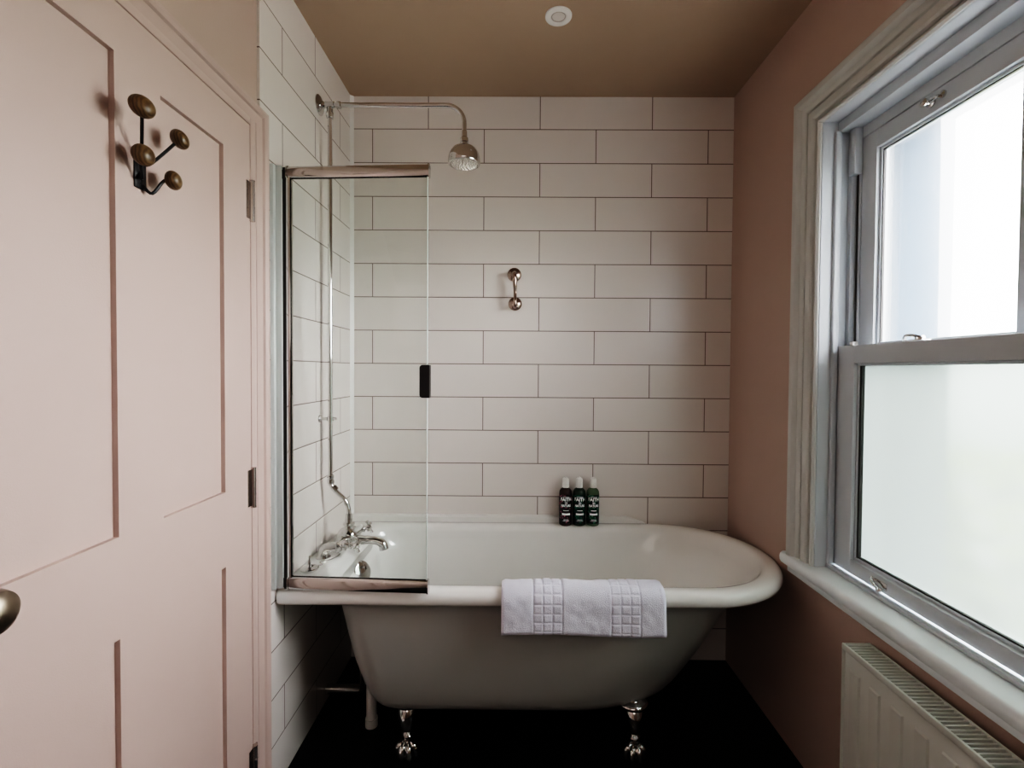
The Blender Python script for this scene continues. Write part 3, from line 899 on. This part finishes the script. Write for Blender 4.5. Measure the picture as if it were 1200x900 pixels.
box(b, RX0, RX0 + .007, RY0, RY1, RZ1 - .016, RZ1, .0025); box(b, RX1 - .007, RX1, RY0, RY1, RZ1 - .016, RZ1, .0025)
y = RY1 - .008
while y > RY0 + .01:
    box(b, RX0 + .005, RX1 - .005, y - .0042, y, RZ1 - .007, RZ1 - .0015)
    y -= .0118
finish('top_grille', b, M['rad'], ra, 30)
b = BM()
y = RY1 - .02
while y > RY0 + .02:      # convector fins inside
    box(b, RX0 + .018, RX1 - .014, y - .001, y, RZ0 + .03, RZ1 - .04); y -= .016
finish('convector_fins', b, M['radin'], ra, smooth=False)
b = BM()
lathe(b, [(.0, 0), (.013, 0), (.013, .02), (.010, .024), (.010, .05), (.0155, .054), (.0155, .085), (.011, .090), (0, .091)], (.905, 1.276, .115), (0, 0, 1), 20)
tube(b, [(.905, 1.276, .16), (.905, 1.246, .16)], .010, 14)
tube(b, [(.905, 1.276, .0), (.905, 1.276, .12)], .0075, 12)
finish('valve', b, M['whitep'], ra)
for yy in (.62, 1.12):
    b = BM(); box(b, RX1 - .002, XR - .003, yy, yy + .03, .16, .56, .002)
    finish('wall_bracket', b, M['rad'], ra)

# ------------------------------------------------------------------ outside
b = BM(); box(b, XO, 9, -6, 8, -.6, -.5)
struct('ground', b, M['grass'], 'grey paved yard outside the frosted window', 'ground', smooth=False)
b = BM()
box(b, XR + .2, XO + .02, WY1 + .001, WY1 + .05, .60, 2.15)
wl = []
b.free()
b = BM()
box(b, 1.191, XO + .16, 1.50, 1.58, .60, 2.16, .003); box(b, 1.191, XO + .16, .43, .51, .60, 2.16, .003)
box(b, 1.191, XO + .16, .43, 1.58, 2.10, 2.16, .003)
struct('trim_4', b, M['render'], 'pale grey outer reveal beyond the frosted panes', 'trim')
sh_ = empty('garden_shrub', (3.1, 3.0, -.5))
tag(sh_, 'blurred yellow green shrub outside behind the lower frosted pane', 'shrub')
b = BM()
for k in range(1500):
    a = random.uniform(0, 2 * pi); cz = random.uniform(-1, 1); rr = random.uniform(.75, 1) ** .5
    c = Vector((3.1 + .75 * rr * cos(a) * math.sqrt(1 - cz * cz), 3.0 + .95 * rr * sin(a) * math.sqrt(1 - cz * cz), .22 + .62 * rr * cz))
    u = Vector((random.gauss(0, 1), random.gauss(0, 1), random.gauss(0, 1))).normalized(); w = u.orthogonal().normalized()
    b.faces.new([b.verts.new(c + u * .09), b.verts.new(c + w * .04), b.verts.new(c - u * .09), b.verts.new(c - w * .04)])
finish('foliage', b, M['leaf'], sh_, smooth=False)
b = BM(); tube(b, [(3.1, 3.0, -.5), (3.1, 3.02, .1)], .04, 10)
finish('trunk', b, M['wood'], sh_)

# ------------------------------------------------------------------ light
w = bpy.data.worlds.new('overcast_sky'); scene.world = w; w.use_nodes = True
nt = w.node_tree; bg = nt.nodes['Background']
tc = nt.nodes.new('ShaderNodeTexCoord'); sp_ = nt.nodes.new('ShaderNodeSeparateXYZ'); nt.links.new(tc.outputs['Generated'], sp_.inputs[0])
mr_ = nt.nodes.new('ShaderNodeMapRange'); mr_.inputs['From Min'].default_value = -1; mr_.inputs['From Max'].default_value = 1
nt.links.new(sp_.outputs['Z'], mr_.inputs['Value'])
rp = nt.nodes.new('ShaderNodeValToRGB'); e = rp.color_ramp.elements
e[0].position = 0.44; e[0].color = (.22, .24, .20, 1)
e[1].position = 1.0; e[1].color = (1, .965, .965, 1)
k = e.new(.50); k.color = (.62, .63, .61, 1)
k = e.new(.62); k.color = (.92, .90, .90, 1)
nt.links.new(mr_.outputs['Result'], rp.inputs[0]); nt.links.new(rp.outputs[0], bg.inputs['Color'])
bg.inputs['Strength'].default_value = 9.0
li = bpy.data.lights.new('window_portal', 'AREA'); li.shape = 'RECTANGLE'; li.size = 1.45; li.size_y = 1.02
li.cycles.is_portal = True
lo = bpy.data.objects.new('window_portal', li); COL.objects.link(lo)
lo.location = (1.115, 1.015, 1.38); lo.rotation_euler = (0, radians(90), 0)

ll = bpy.data.lights.new('fill_light', 'AREA'); ll.shape = 'RECTANGLE'; ll.size = 1.3; ll.size_y = 1.0  # added soft fill behind the camera, brightens the front of the bath
ll.energy = 1.5; ll.color = (1.0, .92, .86)
lo = bpy.data.objects.new('fill_light', ll); COL.objects.link(lo)
lo.location = (-.1, -1.2, 2.0); lo.rotation_euler = (radians(72), 0, 0)

scene.view_settings.view_transform = 'Filmic'
scene.view_settings.look = 'Very High Contrast'
scene.view_settings.exposure = 1.85
scene.cycles.max_bounces = 12; scene.cycles.diffuse_bounces = 7; scene.cycles.glossy_bounces = 6
scene.cycles.transparent_max_bounces = 12; scene.cycles.transmission_bounces = 6
scene.cycles.use_denoising = True
scene.cycles.sample_clamp_indirect = 8

# ------------------------------------------------------------------ camera
cam = bpy.data.cameras.new('camera'); cam.sensor_width = 36; cam.lens = 560 / 1200 * 36; cam.clip_start = .02; cam.shift_y = -4.3 / 1200
co = bpy.data.objects.new('camera', cam); COL.objects.link(co)
R = Matrix.Rotation(radians(.31), 4, 'Z') @ Matrix.Rotation(radians(90 - 1.2), 4, 'X') @ Matrix.Rotation(radians(.36), 4, 'Z')
co.matrix_world = Matrix.Translation((0, 0, 1.314)) @ R
scene.camera = co
